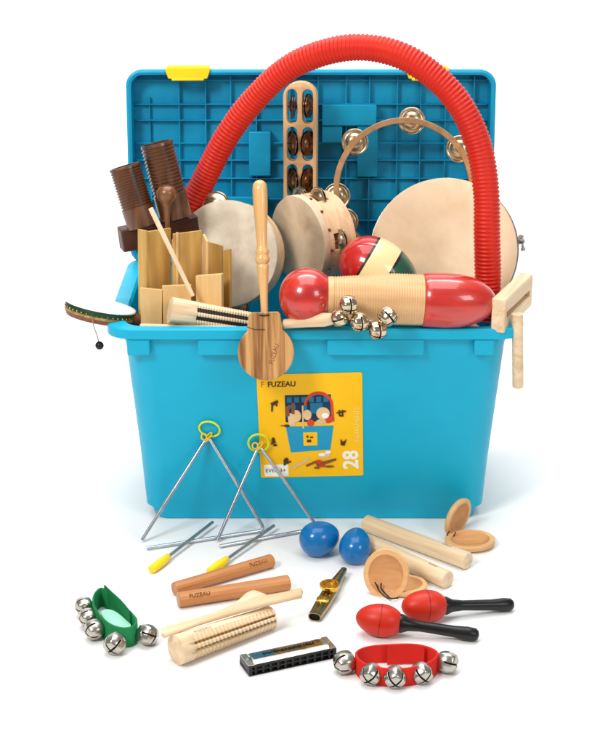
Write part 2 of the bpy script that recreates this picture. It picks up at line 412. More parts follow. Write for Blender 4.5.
t = MB(); text_mb('EVEIL', .0095, XL @ Matrix.Translation((*U(.11, .93), .00104)), mb=t, width=.020); text_mb('3+', .0095, XL @ Matrix.Translation((*U(.215, .93), .00104)), mb=t)
t.build('stamp_lettering', 'p_navy', sto, smooth=False)
t = text_mb('FUZEAU', .0125, XL @ Matrix.Translation((*U(.235, .095), .0007)), width=.042, bold=.00035); t.build('brand_lettering', 'p_dark', sto, smooth=False)
t = MB(); text_mb('F', .014, XL @ Matrix.Translation((*U(.055, .095), .0007)), mb=t); t.build('brand_mark', 'p_red', sto, smooth=False)
t = text_mb('28', .033, XL @ Matrix.Translation((*U(.885, .84), .0008)) @ Matrix.Rotation(PI / 2, 4, 'Z'), bold=.0010, width=.033); t.build('number', 'p_white', sto, smooth=False)
t = text_mb('INSTRUMENTS', .010, XL @ Matrix.Translation((*U(.945, .50), .0008)) @ Matrix.Rotation(PI / 2, 4, 'Z'), width=.060); t.build('side_lettering', 'p_pale', sto, smooth=False)

# ------------------------------------------------------------------ red corrugated tube
pp = [(186, 226, .24), (191, 207, .24), (206, 176, .24), (227, 136, .23), (253, 101, .22), (287, 69, .20), (326, 52, .18), (364, 47.5, .16), (402, 56, .14), (436, 78, .125), (462, 108, .115), (479, 147, .11), (486, 190, .105), (487, 235, .10), (488, 280, .10), (488, 318, .10)]
path = smoothpath([Fy(*p) for p in pp], 14)
L = sum((b - a).length for a, b in zip(path, path[1:])); pitch = .0062; N = int(L / pitch) * 6
path = resample(path, N)
th = thing('corrugated_tube', 'long red corrugated plastic tube arching over the whole box', 'whirly tube', path[0])
r0 = 13.5 * mpp(Fy(364, 47, .16))
MB().tube(path, lambda t: r0 * (1 + .02 * min(1, max(0, (t - .3) * 4)) + .008 * math.sin(t * 37) + .005 * math.sin(t * 91)) - .0019 * (.5 - .5 * math.cos(2 * PI * t * (N - 1) / 6)) ** .8, 28).build('tube', 'red_tube', th, world=True, sharp=80)

# ------------------------------------------------------------------ drums and tambourines
def jingle_mesh(parent, X, r, mat='jingle', name='jingle'):
    mb = MB()
    for s in (-1, 1):
        pr = [(0, r), (.0007, r), (.0014, r * .94), (.0004, r * .86), (.0004, r * .80), (.0013, r * .74), (.0009, r * .66), (.0036, r * .5), (.0048, r * .3), (.0050, r * .1), (.0040, .0002), (.0032, r * .3), (-.0001, r * .72), (0, r)]
        mb.lathe([(s * (.0012 + t), q) for t, q in pr], 32, X)
    mb.lathe([(-.010, .0012), (.010, .0012)], 8, X)
    return mb.build(name, mat, parent, sharp=50)
def tambourine(root, Rr, depth, th_, slots, jr, head=None, hoop='hoop', tacks=0, slotw=.22, jmat='jingle'):
    mb = MB()
    z0, z1 = -depth, 0
    if slots:
        a, b = z0 + depth * .32, z0 + depth * .68
        mb.sector(Rr - th_, Rr, z0, a, 0, 2 * PI, 96); mb.sector(Rr - th_, Rr, b, z1, 0, 2 * PI, 96)
        ss = sorted(slots)
        for i, s in enumerate(ss):
            e = ss[(i + 1) % len(ss)] + (2 * PI if i == len(ss) - 1 else 0)
            mb.sector(Rr - th_, Rr, a, b, s + slotw / 2, e - slotw / 2, 16)
        for s in ss:
            X = Matrix.Translation((math.cos(s) * (Rr - th_ / 2), math.sin(s) * (Rr - th_ / 2), (a + b) / 2)) @ Matrix.Rotation(s, 4, 'Z')
            jingle_mesh(root, X, jr, jmat)
    else: mb.sector(Rr - th_, Rr, z0, z1, 0, 2 * PI, 96)
    mb.build('frame', hoop, root, bevel=.0008)
    if head:
        h = MB().lathe([(-.010, Rr + .0012), (-.002, Rr + .0014), (.0010, Rr + .0003), (.0016, Rr - .004), (.0013, Rr * .6), (.0012, .0001)], 96)
        h.build('drumhead', head, root, sharp=60)
    if tacks:
        for i in range(tacks):
            a = 2 * PI * i / tacks
            X = Matrix.Translation((math.cos(a) * Rr, math.sin(a) * Rr, -.013)) @ Matrix.Rotation(a, 4, 'Z') @ Matrix.Rotation(PI / 2, 4, 'Y')
            MB().lathe([(0, .0028), (.0022, .0020), (.003, .0003)], 12, X).build('tack', 'bronze', root)

# headless ring
c = Fy(404, 189, .31); k = mpp(c); Rr = 68 * k
t = thing('tambourine', 'headless wooden tambourine hoop with chrome jingles in front of the raised lid', 'tambourine', frame(c, V((-.06, -1, .20))))
angs = []
for (px, py) in ((337, 197), (355, 143), (410, 124), (457, 150)): angs.append(math.atan2(189 - py, px - 404))
angs += [R(-10), R(-55), R(-105), R(-150)]
Xc = t.matrix_basis.to_3x3()
# measure angles in the hoop's own axes
def local_ang(a):
    v = V((math.cos(a), 0, math.sin(a))); l = Xc.inverted() @ v; return math.atan2(l.y, l.x) % (2 * PI)
tambourine(t, Rr + .0045, .036, .0095, [local_ang(a) for a in angs], 13.5 * k, None, 'hoop_dark')

# large frame drum
c = Fy(443, 250, .215); k = mpp(c)
n = V((-.22, -1, .50)).normalized()
t = thing('frame_drum', 'largest frame drum, plain cream skin, behind the red capped scraper', 'drum', frame(c, n))
Rb = 72 * k / .99
tambourine(t, Rb, .050, .008, None, 0, 'skin2', 'hoop')
MB().sector(Rb + .0005, Rb + .0035, -.016, -.009, 0, 2 * PI, 96).build('rim_band', 'nickel', t)
Xc = t.matrix_basis.to_3x3()
for a in (R(8), R(68), R(200), R(290)):
    la = local_ang(a); X = Matrix.Rotation(la, 4, 'Z') @ Matrix.Translation((Rb + .008, 0, 0))
    b = MB(); b.lathe([(-.050, .0018), (.004, .0018)], 10, X); b.lathe([(-.036, .005), (-.030, .005)], 8, X)
    b.lathe([(-.003, .0045), (.003, .0045)], 6, X); b.box((-.004, 0, -.033), (.012, .008, .006), X)
    X2 = X @ Matrix.Translation((0, 0, -.048)) @ Matrix.Rotation(PI / 2, 4, 'X'); b.lathe([(-.009, .003), (-.004, .002), (.004, .002), (.009, .003)], 10, X2)
    b.lathe([(-.0125, .0036), (-.009, .004)], 10, X2); b.lathe([(.009, .004), (.0125, .0036)], 10, X2)
    b.build('tuning_screw', 'steel_dark', t)

# left tambourine
c = Fy(226, 254, .175); k = mpp(c)
t = thing('tambourine', 'tambourine with mottled whitish skin standing behind the wooden slats', 'tambourine', frame(c, V((-.28, -1, .30))))
Xc = t.matrix_basis.to_3x3()
tambourine(t, 53 * k, .045, .007, [local_ang(R(a)) for a in (111, -80, -125, 165)], 15 * k, 'skin', 'hoop', 0)

# small tambourine facing left
c = Fy(298, 241, .20); k = mpp(c)
t = thing('tambourine', 'small tambourine turned to the left, showing its tacked wooden frame', 'tambourine', frame(c, V((-1.15, -.85, -.02))))
Xc = t.matrix_basis.to_3x3()
def local_ang2(px, py):
    w = Fy(px, py, .20); l = Xc.inverted() @ (w - c); return math.atan2(l.y, l.x) % (2 * PI)
tambourine(t, 45 * k, .062, .008, [local_ang2(312, 200), local_ang2(330, 238), local_ang2(316, 285), local_ang2(270, 270), local_ang2(270, 215)], 12 * k, 'skin3', 'hoop', 14, slotw=.36)

# ------------------------------------------------------------------ jingle stick
c = Fy(300, 200, .325); k = mpp(c)
t = thing('jingle_stick', 'flat wooden jingle stick with six long slots standing upright', 'jingle stick', frame(c, V((0, .06, 1)), V((1, -.12, 0))))
w = 33 * k; hh = 117 * k
def stad(cx, cy, rx, ry, n=8):
    o_ = []
    for i in range(n + 1): a = PI * i / n; o_.append((cx + rx * math.cos(a), cy + (ry - rx) + rx * math.sin(a)))
    for i in range(n + 1): a = PI + PI * i / n; o_.append((cx + rx * math.cos(a), cy - (ry - rx) + rx * math.sin(a)))
    return o_
def board_with_holes(outer, holes, z0, z1, X):
    """planar board with holes: filled curve, so the slots are real openings"""
    cu = bpy.data.curves.new('b', 'CURVE'); cu.dimensions = '2D'; cu.fill_mode = 'BOTH'; cu.extrude = (z1 - z0) / 2; cu.bevel_depth = .0008; cu.bevel_resolution = 1; cu.offset = -.0008
    for poly in [outer] + holes:
        sp_ = cu.splines.new('POLY'); sp_.points.add(len(poly) - 1); sp_.use_cyclic_u = True
        for q, (x, y) in zip(sp_.points, poly): q.co = (x, y, 0, 1)
    o = bpy.data.objects.new('b', cu); COL.objects.link(o); bpy.context.view_layer.update()
    me = o.to_mesh(); mb = MB()
    mb.v = [X @ (v.co + V((0, 0, (z0 + z1) / 2))) for v in me.vertices]; mb.f = [tuple(p.vertices) for p in me.polygons]; mb.m = [0] * len(mb.f)
    o.to_mesh_clear(); bpy.data.objects.remove(o); return mb
XB = Matrix.Rotation(PI / 2, 4, 'X')     # board plane: x across, y -> local z, thickness along -y
outer = []
for i in range(13): a = PI * i / 12; outer.append((w / 2 * math.cos(a), hh - w * .42 + w * .42 * math.sin(a)))
outer += [(-w / 2, -.12), (w / 2, -.12)]
holes = []
for row in range(4):
    for s in (-1, 1): holes.append(stad(s * 7.8 * k, hh - (24 + 37 * row) * k, 5.3 * k, 17 * k))
for zz, nm in ((0, 'board'), (-.016, 'board')):
    board_with_holes(outer, holes, zz - .0022, zz + .0022, XB).build(nm, 'maple', t, sharp=50)
MB().box((0, .008, -.06), (w * .8, .0112, .10)).build('spacer', 'maple', t); MB().box((0, .008, hh - 4.5 * k), (w * .5, .0112, .006)).build('spacer', 'maple', t)
for row in range(4):
    for s in (-1, 1):
        X = Matrix.Translation((s * 7.8 * k, .008, hh - (24 + 37 * row) * k)) @ Matrix.Rotation(R(62 if row else 78) * s, 4, 'Z') @ Matrix.Rotation(PI / 2, 4, 'X')
        jingle_mesh(t, X, (14 if row == 0 else 15) * k * .85, 'bronze')

# ------------------------------------------------------------------ twin dark wooden guiro blocks
bar0 = Fy(134, 237, .155); bar1 = Fy(198, 225, .19)
t = thing('tone_block', 'dark brown twin wooden tone block with two ribbed barrels at the left', 'tone block', bar0)
for (a, b, r, y) in (((124.5, 166), (143, 226), 16, .14), ((156.5, 143), (176, 218), 16.5, .16)):
    p0 = Fy(b[0], b[1], y); p1 = Fy(a[0], a[1], y + .012); k = mpp(p0); r *= k
    Lh = (p1 - p0).length; X = Matrix.Translation(-bar0) @ frame(p0, p1 - p0)
    pr = [(-.002, r * .6), (0, r * .98), (Lh * .30, r)]
    nr = 14
    for i in range(nr):
        z = Lh * (.32 + .64 * i / nr); dz = Lh * .64 / nr
        pr += [(z, r), (z + dz * .25, r), (z + dz * .45, r * .925), (z + dz * .8, r * .925), (z + dz * .99, r)]
    pr += [(Lh * .965, r), (Lh, r * .97), (Lh, r * .84), (Lh * .55, r * .82), (Lh * .54, .0001)]
    MB().lathe(pr, 40, X).build('barrel', 'brown', t, sharp=30)
d = bar1 - bar0; X = frame((0, 0, 0), d, V((0, 0, 1)))
MB().box((0, 0, d.length / 2 - .012), (.036, .028, d.length + .02), X).build('crossbar', 'brown_flat', t, bevel=.002)
p0 = Fy(168, 255, .125); p1 = Fy(166.5, 185, .135); k = mpp(p0)
t = thing('beater', 'dark turned wooden beater with round head in front of the dark brown barrels', 'beater', frame(p0, p1 - p0)); Lh = (p1 - p0).length
MB().lathe([(0, .0035), (Lh * .5, .0038), (Lh * .70, .0062), (Lh * .76, .0095), (Lh * .82, .0145), (Lh * .9, .0155), (Lh * .97, .0115), (Lh, .003)], 28).build('shaft', 'brown2', t, sharp=60)

# ------------------------------------------------------------------ wooden slats clapper
base = Fy(180, 325, .06)
t = thing('slat_clapper', 'wooden clapper of upright tan slats fanned in a zigzag', 'clapper', base)
def slat(x0, x1, yt0, yt1, yb, Y0, Y1, mat, thk=.004, name='slat'):
    a = Fy(x0, yb, Y0); b = Fy(x1, yb, Y1); at = Fy(x0 + (-1 if x0 < 200 else 0), yt0, Y0 + .01); bt = Fy(x1, yt1, Y1 + .01)
    n = (b - a).cross(at - a).normalized() * thk
    mb = MB(); P = [a, b, bt, at]; mb.v = [p for p in P] + [p - n for p in P]
    mb.f = [(0, 1, 2, 3), (7, 6, 5, 4), (0, 4, 5, 1), (1, 5, 6, 2), (2, 6, 7, 3), (3, 7, 4, 0)]; mb.m = [0] * 6
    mb.build(name, mat, t, bevel=.0007, world=True)
slat(138.5, 146, 229, 231, 330, .085, .070, 'slat')
slat(146.5, 171, 232, 228, 330, .072, .105, 'slat')
slat(172.5, 176, 240, 232, 330, .103, .078, 'slat_light')
slat(174.5, 202, 234, 230.5, 330, .078, .100, 'slat')
slat(202.5, 206, 234, 241, 330, .098, .076, 'slat_light')
slat(206.5, 223.5, 241, 246, 330, .076, .096, 'slat')
slat(223.5, 229.5, 250, 249, 330, .094, .080, 'slat')
slat(141, 162, 288, 290, 332, .052, .052, 'slat_light', .010, 'end_block')
slat(163, 191, 286, 285, 332, .055, .055, 'slat_light', .010, 'end_block')
slat(196.5, 221.5, 276, 274, 332, .060, .050, 'slat_light', .010, 'end_block')
p0, p1 = Fy(187, 284, .047), Fy(150.5, 208, .063)
t = thing('beater', 'thin pale wooden stick leaning across the upright slats', 'beater', frame(p0, p1 - p0)); Lh = (p1 - p0).length
MB().lathe([(-.02, .0034), (Lh - .001, .0038), (Lh, .003)], 16).build('stick', 'pale_wood', t)

# ------------------------------------------------------------------ ridged scraper bodies
def ridged(name, parent, Lh, r0, r1, z0, z1, nr, amp, mats, rng=None, lines=(), X=None, depth=.003, n=72, square=0.0):
    """rod along local Z from 0 to Lh; ridges between z0 and z1 inside the angular range rng; lines = dark grooves"""
    zs = [0, .001, .0025]; 
    k = 6; 
    zz = [z0 + (z1 - z0) * i / (nr * k) for i in range(nr * k + 1)]
    zs = zs + [z0 * .5] + zz + ([Lh - .003, Lh - .001, Lh] if z1 < Lh - .004 else [])
    rows = []
    def R_(z): return r0 + (r1 - r0) * z / Lh
    for z in zs:
        row = []
        e = min(z, Lh - z); sh = -.0022 * max(0, 1 - e / .0026) ** 2 if z1 < Lh - .004 else 0
        for j in range(n):
            a = 2 * PI * j / n; r = R_(z) + sh
            inr = rng is None or (rng[0] <= a <= rng[1])
            if inr and z0 <= z <= z1:
                r -= amp * (.5 - .5 * math.cos(2 * PI * (z - z0) / (z1 - z0) * nr))
                for (l, wd) in lines:
                    if abs(a - l) < wd: r -= depth
            c_, s_ = math.cos(a), math.sin(a)
            if square: q = (abs(c_) ** 4 + abs(s_) ** 4) ** -.25; r *= 1 + square * (q - 1)
            row.append((r * c_, r * s_, z))
        rows.append(row)
    def mf(i, j):
        a = 2 * PI * (j + .5) / n; z = (zs[i] + zs[i + 1]) / 2
        if z0 <= z <= z1:
            for (l, wd) in lines:
                if abs(a - l) < wd * .9: return 1
        return 0
    return MB().grid(rows, True, True, True, X, 0, mf).build(name, mats, parent, sharp=70)

# striped guiro in the box
p0, p1 = Fy(170, 310, .028), Fy(256, 324, .055); k = mpp(p0); Lh = (p1 - p0).length
t = thing('guiro', 'pale ridged scraper with two black stripes lying inside the box on the rim', 'scraper', frame(p0, p1 - p0, V((0, -1, .45))))
ridged('body', t, Lh, 13.2 * k, 11 * k, .038, Lh - .004, 22, .0012, ['pale_wood', 'groove_dark'], None, ((R(26), R(12)), (R(342), R(12))), depth=.0022, square=.5)
# pale lining stick under it
p0, p1 = Fy(140, 326.5, .022), Fy(236, 329, .020); k = mpp(p0)
t = thing('stick', 'long pale wooden stick lying along the front rim under the slats', 'stick', frame(p0, p1 - p0)); Lh = (p1 - p0).length
MB().lathe([(0, .0035), (.002, .0046), (Lh, .0046)], 18).build('rod', 'pale_wood', t)

# ------------------------------------------------------------------ rattle drum poking out on the left
c = Fy(101, 305, .075); k = mpp(c)
t = thing('rattle_drum', 'flat rattle drum with white skin and dark green side sticking out over the left rim', 'rattle drum', frame(c, V((.21, .16, 1)), V((1, 0, -.21))))
Rr = 35 * k; hgt = 14 * k
pr = [(-hgt, Rr * .86), (-hgt, Rr * .93), (-hgt * .8, Rr * .965), (-hgt * .68, Rr), (-hgt * .50, Rr), (-.0012, Rr), (0, Rr * .99), (0, Rr * .9)]
MB().lathe(pr, 72, mf=lambda i, j: [1, 1, 1, 2, 0, 0, 0][min(i, 6)]).build('shell', ['rattle_green', 'rattle_brown', 'rattle_gold'], t)
MB().lathe([(-.002, Rr + .0006), (.0005, Rr + .0005), (.0012, Rr * .985), (.0016, Rr * .9), (.0016, .0001)], 72).build('drumhead', 'skin_white', t, sharp=60)
tk = MB()
for i in range(40):
    a = 2 * PI * i / 40; X = Matrix.Rotation(a, 4, 'Z') @ Matrix.Translation((Rr, 0, -hgt * .42)) @ Matrix.Rotation(PI / 2, 4, 'Y'); tk.lathe([(0, .0014), (.001, .0006)], 6, X)
tk.build('stud', 'gold', t)
X = Matrix.Translation((Rr, 0, -hgt * .55)) @ Matrix.Rotation(PI / 2, 4, 'Y')
MB().lathe([(-.004, .0085), (.004, .0095), (.009, .007), (.02, .006), (.12, .006)], 24, X).build('handle', 'rattle_brown', t)
bc = Fy(99.5, 345.5, .03); s0 = t.matrix_basis.inverted()
MB().lathe([(-.0065 * math.cos(PI * i / 12), .0065 * math.sin(PI * i / 12)) for i in range(13)], 20, s0 @ Matrix.Translation(bc)).build('bead', 'black', t, sharp=80)
edge = t.matrix_basis @ V((-.1 * Rr, -Rr * 1.0, -hgt * .6))
MB().tube([s0 @ p for p in smoothpath([edge, edge + V((.001, -.001, -.012)), bc + V((-.003, 0, .016)), bc], 6)], .0009, 6).build('string', 'string', t)

# ------------------------------------------------------------------ castanet on a turned handle
p0 = Fy(266, 352, -.024); p1 = Fy(259.5, 180, .050); k = mpp(p0)
t = thing('handle_castanet', 'wooden castanet paddle on a turned handle hanging over the front of the box', 'castanet', frame(p0, p1 - p0, V((1, 0, 0)))); Lh = (p1 - p0).length
a = lambda f_: Lh * f_
hp = [(.16, .0054), (.30, .0060), (.40, .0075), (.48, .0090), (.505, .0098), (.515, .0080), (.525, .0105), (.545, .0118), (.56, .0098), (.57, .0096), (.585, .0112), (.60, .0092), (.62, .0080), (.72, .0092), (.84, .0112), (.94, .0118), (.975, .0108), (.993, .007), (1, .002)]
MB().lathe([(a(f_), r_ * .93) for f_, r_ in hp], 32).build('handle', 'handle_wood', t, sharp=50)
def paddle(sx, r, neckw, neckh):
    o_ = []
    for i in range(37):
        an = R(90 + 38 + (360 - 76) * i / 36); o_.append((r * math.cos(an), r * 1.0 * math.sin(an)))
    o_ += [(neckw * 1.06, r - .002), (neckw * 1.0, r + .004), (neckw * .96, r + neckh * .8), (neckw * .84, r + neckh), (-neckw * .84, r + neckh), (-neckw * .96, r + neckh * .8), (-neckw, r + .004), (-neckw * 1.06, r - .002)]
    return o_
XP = Matrix.Rotation(PI / 2, 4, 'X')
for yy, nm, rr_, mt in ((-.0085, 'front_disc', 28.0 * k, 'cast_wood'), (.0000, 'middle_board', 27.2 * k, 'maple'), (.0085, 'back_disc', 28 * k, 'cast_wood')):
    pl = paddle(1, rr_, 16.5 * k, 12 * k) if nm != 'middle_board' else paddle(1, rr_, 14 * k, 10 * k)
    MB().prism(pl, -.0037, .0037, Matrix.Translation((0, yy, 0)) @ XP).build(nm, mt, t, bevel=.0014, seg=3)
cord = MB().tube([(-.007, -.0128, 37 * k), (0, -.0134, 36.5 * k), (.007, -.0128, 37 * k)], .0011, 8)
cord.tube([(-18 * k, -.0125, 26 * k), (-10 * k, -.0128, 23 * k), (0, -.013, 22.5 * k)], .0005, 6); cord.build('cord', 'black', t)
text_mb('FUZEAU', .011, Matrix.Translation((.012, -.0124, -.003)) @ XP @ Matrix.Rotation(R(72), 4, 'Z'), width=.030).build('lettering', 'burn', t, smooth=False)

# ------------------------------------------------------------------ double ended ridged shaker with red bulbs
p0, p1 = Fy(307, 296.5, .008), Fy(459, 301, .016); k = mpp(p0); Lh = (p1 - p0).length
t = thing('guiro_shaker', 'large ridged wooden shaker with glossy red bulbs at both ends, lying on the rim', 'shaker', frame(p0, p1 - p0, V((0, -1, .3))))
prf = []
nr = 40; z0, z1 = 20 * k, Lh - 30 * k
pr = []
for i in range(nr * 4 + 1):
    z = z0 + (z1 - z0) * i / (nr * 4); f_ = i / (nr * 4)
    r = (20.5 + 5.5 * min(1, f_ * 1.6)) * k
    on = .06 < f_ < .97
    pr.append((z, r - (.0014 * (.5 - .5 * math.cos(2 * PI * i / 4)) if on else 0)))
MB().lathe(pr, 56).build('ridged_body', 'maple', t, sharp=80)
def bulb(zc, rx, rr_, X=None):
    return [(zc - rx * math.cos(PI * i / 32), rr_ * (math.sin(PI * i / 32) ** .92)) for i in range(33)]
MB().lathe(bulb(0, 28 * k, 29 * k), 56).build('bulb', 'red_lacquer', t, sharp=80)
MB().lathe([(Lh + z, r) for z, r in [(-37 * k, 25.5 * k), (-36 * k, 27 * k), (-28 * k, 27.6 * k), (-14 * k, 28 * k), (0, 27.2 * k), (12 * k, 24.5 * k), (22 * k, 20.5 * k), (30 * k, 15 * k), (35 * k, 9 * k), (37.3 * k, 4 * k), (38 * k, .0002)]], 56).build('bulb', 'red_lacquer', t, sharp=80)

# ------------------------------------------------------------------ striped maraca
c = Fy(379, 271.5, .110); k = mpp(c); ax = (Fy(415, 293, .10) - Fy(344, 250, .12))
t = thing('maraca', 'maraca painted in red, cream and green with black lines behind the ridged shaker', 'maraca', frame(c, ax, V((0, -1, 0))))
nn = 48; rx, rr_ = 42 * k, 31 * k
pr = [(-rx * math.cos(PI * i / nn), rr_ * (math.sin(PI * i / nn) ** .95) * (1 - .10 * (-math.cos(PI * i / nn)))) for i in range(nn + 1)]
def mfm(i, j):
    u = -math.cos(PI * (i + .5) / nn); v = math.sin(2 * PI * j / 56 + .6) * .12
    u += 0
    if u < -.43: return 0
    if u < -.39: return 1
    if u < .22: return 2
    if u < .27: return 1
    if u < .86: return 3
    return 0
MB().lathe(pr, 56, mf=mfm).build('head', ['red_paint', 'black_paint', 'cream', 'green_paint'], t, sharp=80)
MB().lathe([(rx * .95, .010), (rx + .02, .009), (rx + .12, .008)], 20).build('handle', 'maple', t)

# ------------------------------------------------------------------ jingle bells
def bell_mesh():
    s = .13; g = sorted(set([-1 + 2 * i / 12 for i in range(13)] + [-s, s])); g = [x for x in g if abs(x) >= s - 1e-6 or abs(x) < 1e-6]
    mb = MB(); n = len(g)
    def pt(f_, u, v, r=1.0):
        d = {0: V((u, v, 1)), 1: V((u, v, -1)), 2: V((u, 1, v)), 3: V((u, -1, v)), 4: V((1, u, v)), 5: V((-1, u, v))}[f_]
        dn = d.normalized(); q = max(abs(dn.x), abs(dn.y), abs(dn.z)); return dn * r * (1 + .15 * (1 / q - 1) / .732 - .03)
    for f_ in range(6):
        b = len(mb.v)
        for i in range(n):
            for j in range(n): mb.v.append(pt(f_, math.tan(g[i] * PI / 4), math.tan(g[j] * PI / 4)))
        for i in range(n - 1):
            for j in range(n - 1):
                u, v = (g[i] + g[i + 1]) / 2, (g[j] + g[j + 1]) / 2
                if f_ == 1 and (abs(u) < s or abs(v) < s): continue
                if f_ > 1 and abs(u) < s and v < .05: continue
                mb.f.append((b + i * n + j, b + (i + 1) * n + j, b + (i + 1) * n + j + 1, b + i * n + j + 1)); mb.m.append(0)
    return mb
_shell = None
def bell(parent, X, r, mat='nickel'):
    """jingle bell, cross-cut toward local -Z"""
    global _shell
    if _shell is None:
        _shell = {}
    key = (mat)
    if key not in _shell:
        o = bell_mesh().build('bell', mat, None, sharp=60)
        so = o.modifiers.new('thick', 'SOLIDIFY'); so.thickness = .07; so.offset = -1
        core = MB().lathe([(-.88 * math.cos(PI * i / 16), .88 * math.sin(PI * i / 16)) for i in range(17)], 24).build('inside', 'black_matt', o, sharp=80)  # added black ball, stands for the shade seen through the cuts
        _shell[key] = (o, core); used = False
    else:
        o0, c0 = _shell[key]; o = o0.copy(); COL.objects.link(o); c_ = c0.copy(); COL.objects.link(c_); c_.parent = o
    o.parent = parent; o.matrix_basis = X @ Matrix.Scale(r, 4)
    return o
# bell stick in the box
p0, p1 = Fy(340, 318, -.034), Fy(284, 324, -.012); k = mpp(p0); Lh = (p1 - p0).length
t = thing('bell_stick', 'pale handled bell stick with silver jingle bells spilling over the rim', 'bell stick', frame(p0, p1 - p0)); I = t.matrix_basis.inverted()
MB().lathe([(0, .004), (.006, .0075), (.025, .0105), (Lh * .6, .0085), (Lh, .007)], 24).build('handle', 'pale_wood', t, sharp=60)
for (px, py, y, r, tl) in ((348.5, 305, -.048, 9.4, (.3, -1, -.5)), (339.5, 318, -.038, 8.8, (-1, -.6, -.3)), (359.5, 322, -.046, 9.6, (.3, -1, -.8)), (377.5, 330, -.042, 9.8, (.3, -1, -.7)), (387.5, 316.5, -.048, 9.6, (.8, -1, -.4))):
    c = Fy(px, py, y); bell(t, I @ frame(c, -V(tl), V((.3, -1, .2))), r * mpp(c), 'chrome')
pts = [Fy(*q) for q in ((341, 316, -.034), (350, 313, -.042), (366, 320, -.040), (378, 323, -.040), (386, 320, -.042))]
MB().tube(smoothpath(pts, 6), .0018, 8).build('wire', 'steel_dark', t, world=True)

# ------------------------------------------------------------------ pale wood block on a dowel at the right
p0 = Fy(498, 316, -.006); p1 = Fy(526, 289, .14)
k = mpp(p0)
t = thing('wood_block', 'pale slotted wood block resting on the right rim with a dowel handle hanging down', 'wood block', frame(p0, p1 - p0, V((1, 0, 0)))); Lh = (p1 - p0).length
wd, ht = 14 * k, 35 * k
b = MB(); b.box((0, 0, .006), (wd, ht, .012)); b.box((0, ht * .31, Lh / 2), (wd, ht * .38, Lh - .0244)); b.box((0, -ht * .28, Lh / 2), (wd, ht * .44, Lh - .0244)); b.box((0, 0, Lh - .006), (wd, ht, .012))
b.build('block', 'pale_wood', t, bevel=.0016, world=False)
pA, pB = Fy(517.5, 314, .006), Fy(518, 387, .006)
MB().lathe([(0, .0075), (.0015, .0085), ((pA - pB).length, .0085)], 24, t.matrix_basis.inverted() @ frame(pB, pA - pB)).build('handle', 'pale_wood', t)

# ------------------------------------------------------------------ triangles
def rounded_path(pts, rad, n=6):
    out = [V(pts[0])]
    for a, b, c_ in zip(pts, pts[1:], pts[2:]):
        a, b, c_ = V(a), V(b), V(c_); u = (a - b).normalized() * rad; v = (c_ - b).normalized() * rad
        for i in range(n + 1):
            s_ = i / n; out.append((b + u) * (1 - s_) ** 2 + b * 2 * s_ * (1 - s_) + (b + v) * s_ ** 2)
    out.append(V(pts[-1])); return out
TR_ = [((142, 540), (208, 436), (265, 530), (147, 548)), ((217.5, 540), (259, 445), (318, 528), (220, 546))]
loops = [((209.5, 429), 10.5, 8.5, .35), ((258.5, 443), 10.2, 10.2, 0)]
labs = ['steel triangle with lime loop, left of the two leaning on the box', 'steel triangle with yellow loop, leaning on the box in front of the sticker']
for i, (a, b, c_, d_) in enumerate(TR_):
    rr_ = .0027
    zt = .13; ap = Fy(b[0], b[1], wallY(.13) - .006)
    pa, pc, pd = G(*a, .004), G(*c_, .004), G(*d_, .004)
    t = thing('triangle', labs[i], 'triangle', pd, 'steel triangles leaning on the box')
    MB().tube(rounded_path([pa, ap, pc, pd], .010), rr_, 14).build('bar', 'steel', t, world=True, sharp=60)
    (lx, ly), rx, ry, tl = loops[i]; cc = Fy(lx, ly, ap.y - .002); k = mpp(cc)
    ps = []
    for q in range(28):
        an = 2 * PI * q / 28; x = rx * math.cos(an); y = ry * math.sin(an)
        ps.append(cc + V(((x * math.cos(tl) + y * math.sin(tl)) * k, -.003 * math.sin(an), (-x * math.sin(tl) + y * math.cos(tl)) * k)))
    MB().tube(ps, .0016, 10, closed=True).build('loop', 'lime', t, world=True)
    kn = MB(); 
    for q in range(3):
        o_ = ap + V(((-.006, .002, -.001)[q], -.003, (.000, .002, -.006)[q]))
        kn.tube([o_ + V((.0042 * math.cos(2 * PI * w_ / 12), .0025 * math.sin(2 * PI * w_ / 12), .0042 * math.sin(2 * PI * w_ / 12 + q))) for w_ in range(12)], .0012, 8, closed=True)
    kn.build('knot', 'amber', t, world=True)
labs = ['steel triangle beater with yellow grip, nearer the left edge', 'steel triangle beater with yellow grip, its tip beside the orange brown stick']
proto = None
for i, (a, b, c_) in enumerate((((213, 522), (171, 557), (151, 570)), ((277, 523.5), (233, 557), (209, 572)))):
    p0 = G(c_[0], c_[1], .0068); p1 = G(a[0], a[1], .010); X = frame(p0, p1 - p0)
    if proto is None:
        t = proto = thing('triangle_beater', labs[0], 'beater', X, 'triangle beaters'); Lh = (p1 - p0).length
        g_ = (G(b[0], b[1], .007) - p0).length
        MB().lathe([(0, .0035), (.002, .0062), (g_ * .55, .0068), (g_ * .75, .0058), (g_ - .002, .0048), (g_, .003)], 20).build('grip', 'yellow_grip', t)
        MB().lathe([(g_ - .004, .0025), (Lh - .0008, .0025), (Lh, .0018)], 14).build('rod', 'steel_dark', t)
    else: t = dup(proto, X, labs[1])

